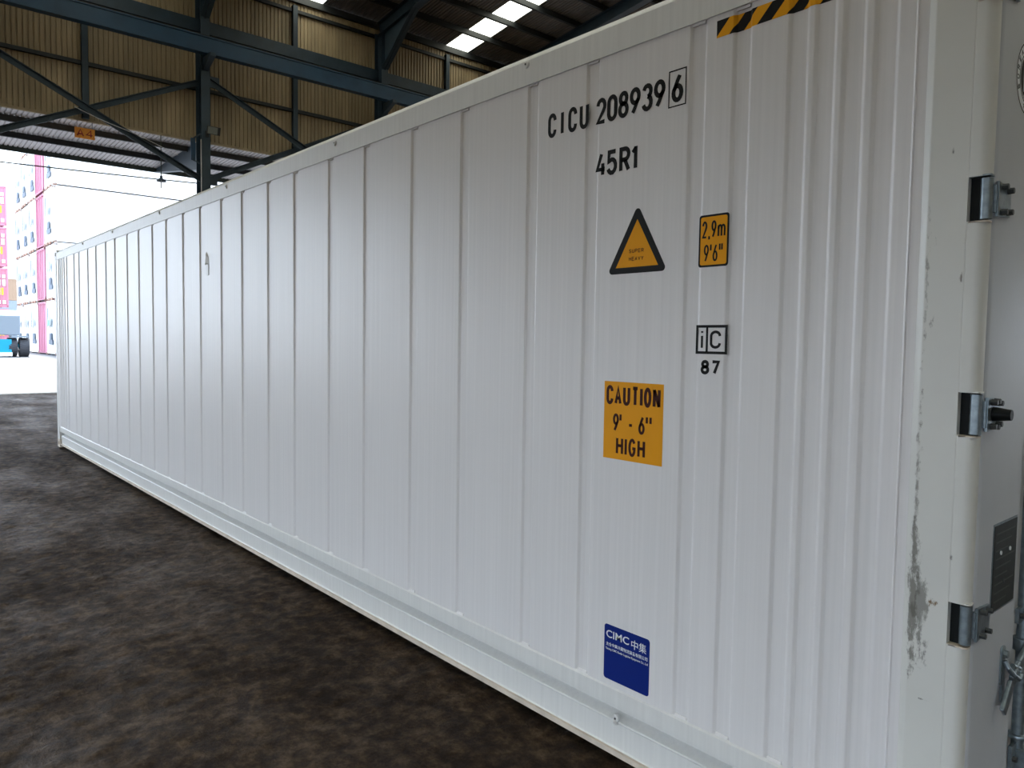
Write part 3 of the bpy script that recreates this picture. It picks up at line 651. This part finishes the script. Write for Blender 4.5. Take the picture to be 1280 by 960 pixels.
# triangle
def roundpoly(pts, r, n=5):
    out = []
    for i, p in enumerate(pts):
        p = Vector(p); a = (Vector(pts[i-1])-p).normalized(); b = (Vector(pts[(i+1) % len(pts)])-p).normalized()
        half = a.angle(b)/2; c = p+(a+b).normalized()*r/math.sin(half); s0 = p+a*r/math.tan(half); s1 = p+b*r/math.tan(half)
        a0 = math.atan2(s0.y-c.y, s0.x-c.x); a1 = math.atan2(s1.y-c.y, s1.x-c.x)
        while a1-a0 > math.pi: a1 -= 2*math.pi
        while a1-a0 < -math.pi: a1 += 2*math.pi
        out += [(c.x+r*math.cos(a0+(a1-a0)*k/n), c.y+r*math.sin(a0+(a1-a0)*k/n)) for k in range(n+1)]
    return out
tri = [(-1.298, 1.919), (-1.012, 1.919), (-1.153, 2.172)]
st = plate(MB(), roundpoly(tri, .014), side(0), .0004, .0008).obj('warning_triangle', BLACK, C, label='amber triangular sticker with black border')
plate(MB(), [(-1.255, 1.942), (-1.053, 1.942), (-1.154, 2.118)], side(0), .0008, .0011).obj('triangle_field', AMBER, st)
m = MB(); text_fit(m, 'SUPER', -1.191, -1.121, 1.9945, 2.009, .0023, side(.0012)); text_fit(m, 'HEAVY', -1.191, -1.121, 1.965, 1.980, .0023, side(.0012)); m.obj('lettering', DKBROWN, st)
# 2,9m label
st = plate(MB(), rrect(-.880, -.762, 1.920, 2.097, .010), side(0), .0004, .0008).obj('height_label', BLACK, C, label="amber label reading 2,9m 9'6\" with black border")
plate(MB(), rrect(-.873, -.769, 1.927, 2.090, .007), side(0), .0008, .0011).obj('label_field', AMBER, st)
m = MB(); text_fit(m, '2,9m', -.867, -.775, 2.018, 2.076, .0068, side(.0012), gap=.24); text_fit(m, "9'6\"", -.858, -.784, 1.938, 1.996, .0060, side(.0012), gap=.25); m.obj('lettering', BLACK, st)
# iC 87
m = MB(); ribbon(m, [(-.876, 1.628), (-.760, 1.628), (-.760, 1.718), (-.876, 1.718), (-.876, 1.628)], .0095, side(.0006)); ribbon(m, [(-.836, 1.628), (-.836, 1.718)], .0085, side(.0006))
glyph(m, 'i', -.867, 1.640, .022, .066, .0085, side(.0006)); glyph(m, 'C', -.824, 1.642, .044, .062, .0095, side(.0006))
text_fit(m, '87', -.858, -.782, 1.553, 1.603, .0112, side(.0006), gap=.2); m.obj('boxed_marking', BLACK, C, label='black boxed marking iC above the number 87')
# caution
st = plate(MB(), [(-1.299, 1.209), (-1.013, 1.209), (-1.013, 1.509), (-1.299, 1.509)], side(0), .0004, .0008).obj('caution_sticker', AMBER, C, label="amber sticker reading CAUTION 9' - 6\" HIGH")
m = MB(); text_fit(m, 'CAUTION', -1.288, -1.026, 1.419, 1.494, .0132, side(.0009), gap=.18)
for c, u, wd in (('9', -1.252, .030), ("'", -1.222, .016), ('-', -1.178, .028), ('6', -1.126, .030), ('"', -1.092, .028)): glyph(m, c, u, 1.316, wd, .070, .0105, side(.0009))
text_fit(m, 'HIGH', -1.234, -1.092, 1.227, 1.297, .0115, side(.0009), gap=.2); m.obj('lettering', DKBROWN, st)
# blue maker label
st = plate(MB(), rrect(-1.272, -1.047, .335, .553, .012), side(0), .0004, .0008).obj('maker_label', BLUEV, C, label='dark blue rounded maker label with white lettering')
m = MB(); pass
for s_, a, b, c, d, bo in (('CIMC', -1.262, -1.146, .501, .531, .012), ('中', -1.135, -1.102, .493, .529, .006), ('集', -1.098, -1.062, .493, .529, .0), ('太仓中集冷藏物流装备有限公司', -1.262, -1.056, .468, .483, .012), ('Taicang CIMC Reefer Logistics Equipment Co., Ltd', -1.264, -1.054, .450, .461, .014)):
    try:
        fmb = font_mb(s_, a, b, c, d, side(.0008), bo)
        if fmb.v: fmb.obj('lettering', WHITEP, st)
    except Exception as e: print('font', e)

# ================================================================== THE YARD
def add_children(parent, templates):
    for nm, me, loc in templates: link(nm, me, parent, loc)
# template meshes for a 12 m box standing with its end toward -y, x from -2.44 to 0, y 0..12.19
LEVEL = 2.93
def body_mesh(m_, ribs=False):
    b = MB(); b.box(-2.40, -.04, .04, 12.15, .14, 2.86)
    for x in (-2.44, -.10):
        for y in (0, 12.09): b.box(x, x+.10, y, y+.10, .1, 2.8)
    b.box(-2.44, 0, -.005, .06, 2.74, 2.87); b.box(-2.44, 0, -.005, .06, .06, .2)
    b.box(-.05, .0, 0, 12.19, 2.76, 2.92); b.box(-.05, 0, 0, 12.19, .05, .18)
    if ribs:
        y = .2
        while y < 12: b.prism([(-.04, y), (-.005, y+.05), (-.005, y+.13), (-.04, y+.18)], .18, 2.76, 'z'); y += .28
    return b.mesh('far_body', m_)
BW = body_mesh(CONT_W); BR = body_mesh(CONT_R, True)
CCM = MB().box(0, .17, -.01, .15, 0, .12).mesh('far_casting', RUST)
m = MB(); m.box(-1.75, -.75, -.03, 0, .55, .80).box(-1.5, -.95, -.05, 0, .80, 1.15); MA = m.mesh('far_compressor', MACH)
m = MB(); m.box(-1.9, -1.4, -.05, 0, -.04, .10).box(-1.1, -.6, -.05, 0, -.04, .10); MA2 = m.mesh('far_feet', RUST)
m = MB(); m.box(-1.6, -1.5, -.02, 0, 1.4, 2.3).box(-.9, -.85, -.02, 0, 1.4, 2.5).lathe([(0, -.02), (.20, -.02), (.24, 0)], (-1.2, -.03, 1.75), 'y', 16); MB2 = m.mesh('far_fan_panel', CONT_G)
m = MB(); m.box(-2.02, -1.98, -.03, 0, 1.5, 2.5); MB3 = m.mesh('far_side_duct', MACH)
MBR = MB().cyl((0, -.05, .1), (0, -.05, 2.8), .022, 8).mesh('far_lock_rod', CONT_R)
SX, SY = -44.3, 5.45
ords = ['bottom', 'second', 'third', 'fourth', 'fifth']; cols = ['nearest the hall corner', 'second from the corner', 'third from the corner', 'fourth from the corner', 'fifth from the corner']
for c in range(5):
    for lv in range(5):
        red = (c == 1)
        if c == 4 and lv == 4: continue
        t = thing('red_container' if red else 'refrigerated_container', f"{'red' if red else 'white'} container end in the yard stack, {ords[lv]} tier of the column {cols[c]}", 'shipping container',
                  (SX-2.55*c-.03*((lv*7+c*3) % 3), SY+(.0 if not red else -.02)+.03*((lv+c) % 2), .62+LEVEL*lv), 'containers of the yard stack')
        link('container_body', BR if red else BW, t); [link('corner_casting', CCM, t, (x_, 0, z_)) for x_ in (-2.44, -.17) for z_ in (0, 2.77)]
        if red: [link('lock_rod', MBR, t, (x_, 0, 0)) for x_ in (-2.0, -1.45, -.95, -.42)]
        else:
            link('compressor_bay', MA, t); link('fan_panel', MB2, t); link('side_duct', MB3, t)
            if lv > 0: link('twist_locks', MA2, t)
        if c == 0 and lv == 0:
            MB().box(-2.0, -1.3, -.04, -.02, 1.55, 1.85).obj('green_label', GREENL, t, label='small green label')
# red stack with door ends toward the hall
bx = MB(); bx.box(-12.15, -.04, -2.40, -.04, .14, 2.86)
for y in (-2.44, -.12):
    bx.box(-.12, 0, y, y+.12, .1, 2.8)
bx.box(-.06, 0, -2.44, 0, 2.74, 2.87); bx.box(-.06, 0, -2.44, 0, .05, .2); REDB = bx.mesh('red_body', CONT_R)
RODS = MB().cyl((.02, 0, .1), (.02, 0, 2.8), .03, 8).mesh('red_lock_rod', CONT_R)
m = MB()
for z, n in ((2.30, 3), (1.95, 3), (1.75, 2), (.45, 2)):
    for i in range(n): m.box(.0, .012, -.36-.30*i, -.16-.30*i, z-.14, z+.10)
    m.box(0, .012, -1.8, -1.1, z-.1, z+.08)
PRT = m.mesh('red_print', WHITEP)
m = MB(); m.box(.0, .015, -.80, -.30, .95, 1.45); YLB = m.mesh('yellow_label', YELL)
for c in range(2):
    for lv in range(4):
        t = thing('red_container', f"red container showing its door end at the left frame edge, {ords[lv]} tier, {'right' if c == 0 else 'left'} column", 'shipping container', (-64.4, 5.95-2.55*c, .64+LEVEL*lv), 'red containers at the left')
        link('container_body', REDB, t); [link('lock_rod', RODS, t, (0, y_, 0)) for y_ in (-2.0, -1.5, -.95, -.45)]; link('printed_marks', PRT, t); link('yellow_label', YLB, t)
# distant boxes between the stacks
def farbox(m_):
    b = MB(); b.box(-2.4, -.03, 0, 12.19, .05, 2.55); b.box(-.03, 0, 0, 12.19, 2.4, 2.57); b.box(-.03, 0, 0, 12.19, 0, .15)
    y = .1
    while y < 12: b.prism([(-.03, y), (0, y+.06), (0, y+.16), (-.03, y+.22)], .15, 2.4, 'z'); y += .34
    return b.mesh('distant_box', m_)
FB = {'white': farbox(CONT_W), 'brown': farbox(CONT_B), 'grey': farbox(CONT_G)}
for lv, k in enumerate(['grey', 'grey', 'brown', 'white', 'white', 'white', 'white']):
    t = tag(link(f'distant_container', FB[k], None, (-108.5, 10.2, .64+2.6*lv)), f"{k} container far across the yard, {['lowest', 'second', 'third', 'fourth', 'fifth', 'sixth', 'topmost'][lv]} of the distant pile", 'shipping container', 'distant container pile')
# yard tractor seen from behind
v = thing('yard_tractor', 'grey and cyan yard tractor parked at the far left with one wide tyre showing', 'vehicle', (-41.9, 2.6, .62))
b = MB(); b.prism([(-3.2, 1.02), (-3.2, 2.2), (-.35, 2.2), (-.05, 1.95), (-.05, 1.02)], -1.2, .98, 'y'); b.obj('counterweight', CONT_G, v, bevel=.04)
MB().box(-.8, -.02, -1.0, .62, .18, .82).obj('chassis', CYAN, v)
MB().box(-.06, .04, -1.0, .64, .02, .20).obj('bumper', CONT_W, v)
MB().cyl((-.45, -1.3, .44), (-.45, 1.0, .44), .10, 12).box(-.55, -.35, .5, .95, .5, .62).obj('axle', CYAN, v)
MB().box(-1.0, .02, .62, 1.32, .92, 1.0).obj('mudguard', CONT_G, v)
MB().tube([(-.2, .64, .75), (-.1, .85, .45), (-.2, .95, .3)], .03).obj('linkage', CONT_W, v)
def wheel(y, w_):
    o = link('wheel', None, v, (-.45, y, .44))
    MB().lathe([(.20, -w_/2), (.40, -w_/2), (.44, -w_/2+.05), (.445, 0), (.44, w_/2-.05), (.40, w_/2), (.20, w_/2)], (0, 0, 0), 'y', 28).obj('tyre', TYRE, o, smooth=True)
    tr = MB()
    for i in range(26):
        a = 2*math.pi*i/26
        for s_ in (-1, 1):
            p = Vector((.447*math.cos(a), 0, .447*math.sin(a))); q_ = Vector((.447*math.cos(a+.16), s_*w_*.45, .447*math.sin(a+.16))); tr.bar(p, q_, .045, .02, up=tuple(p.normalized()))
    tr.obj('tread', TYRE, o)
    MB().lathe([(.0, -.05), (.2, -.05), (.2, .05), (0, .05)], (0, 0, 0), 'y', 16).obj('hub', CONT_W, o)
wheel(1.16, .40); wheel(.68, .38); wheel(-.62, .38); wheel(-1.1, .40)
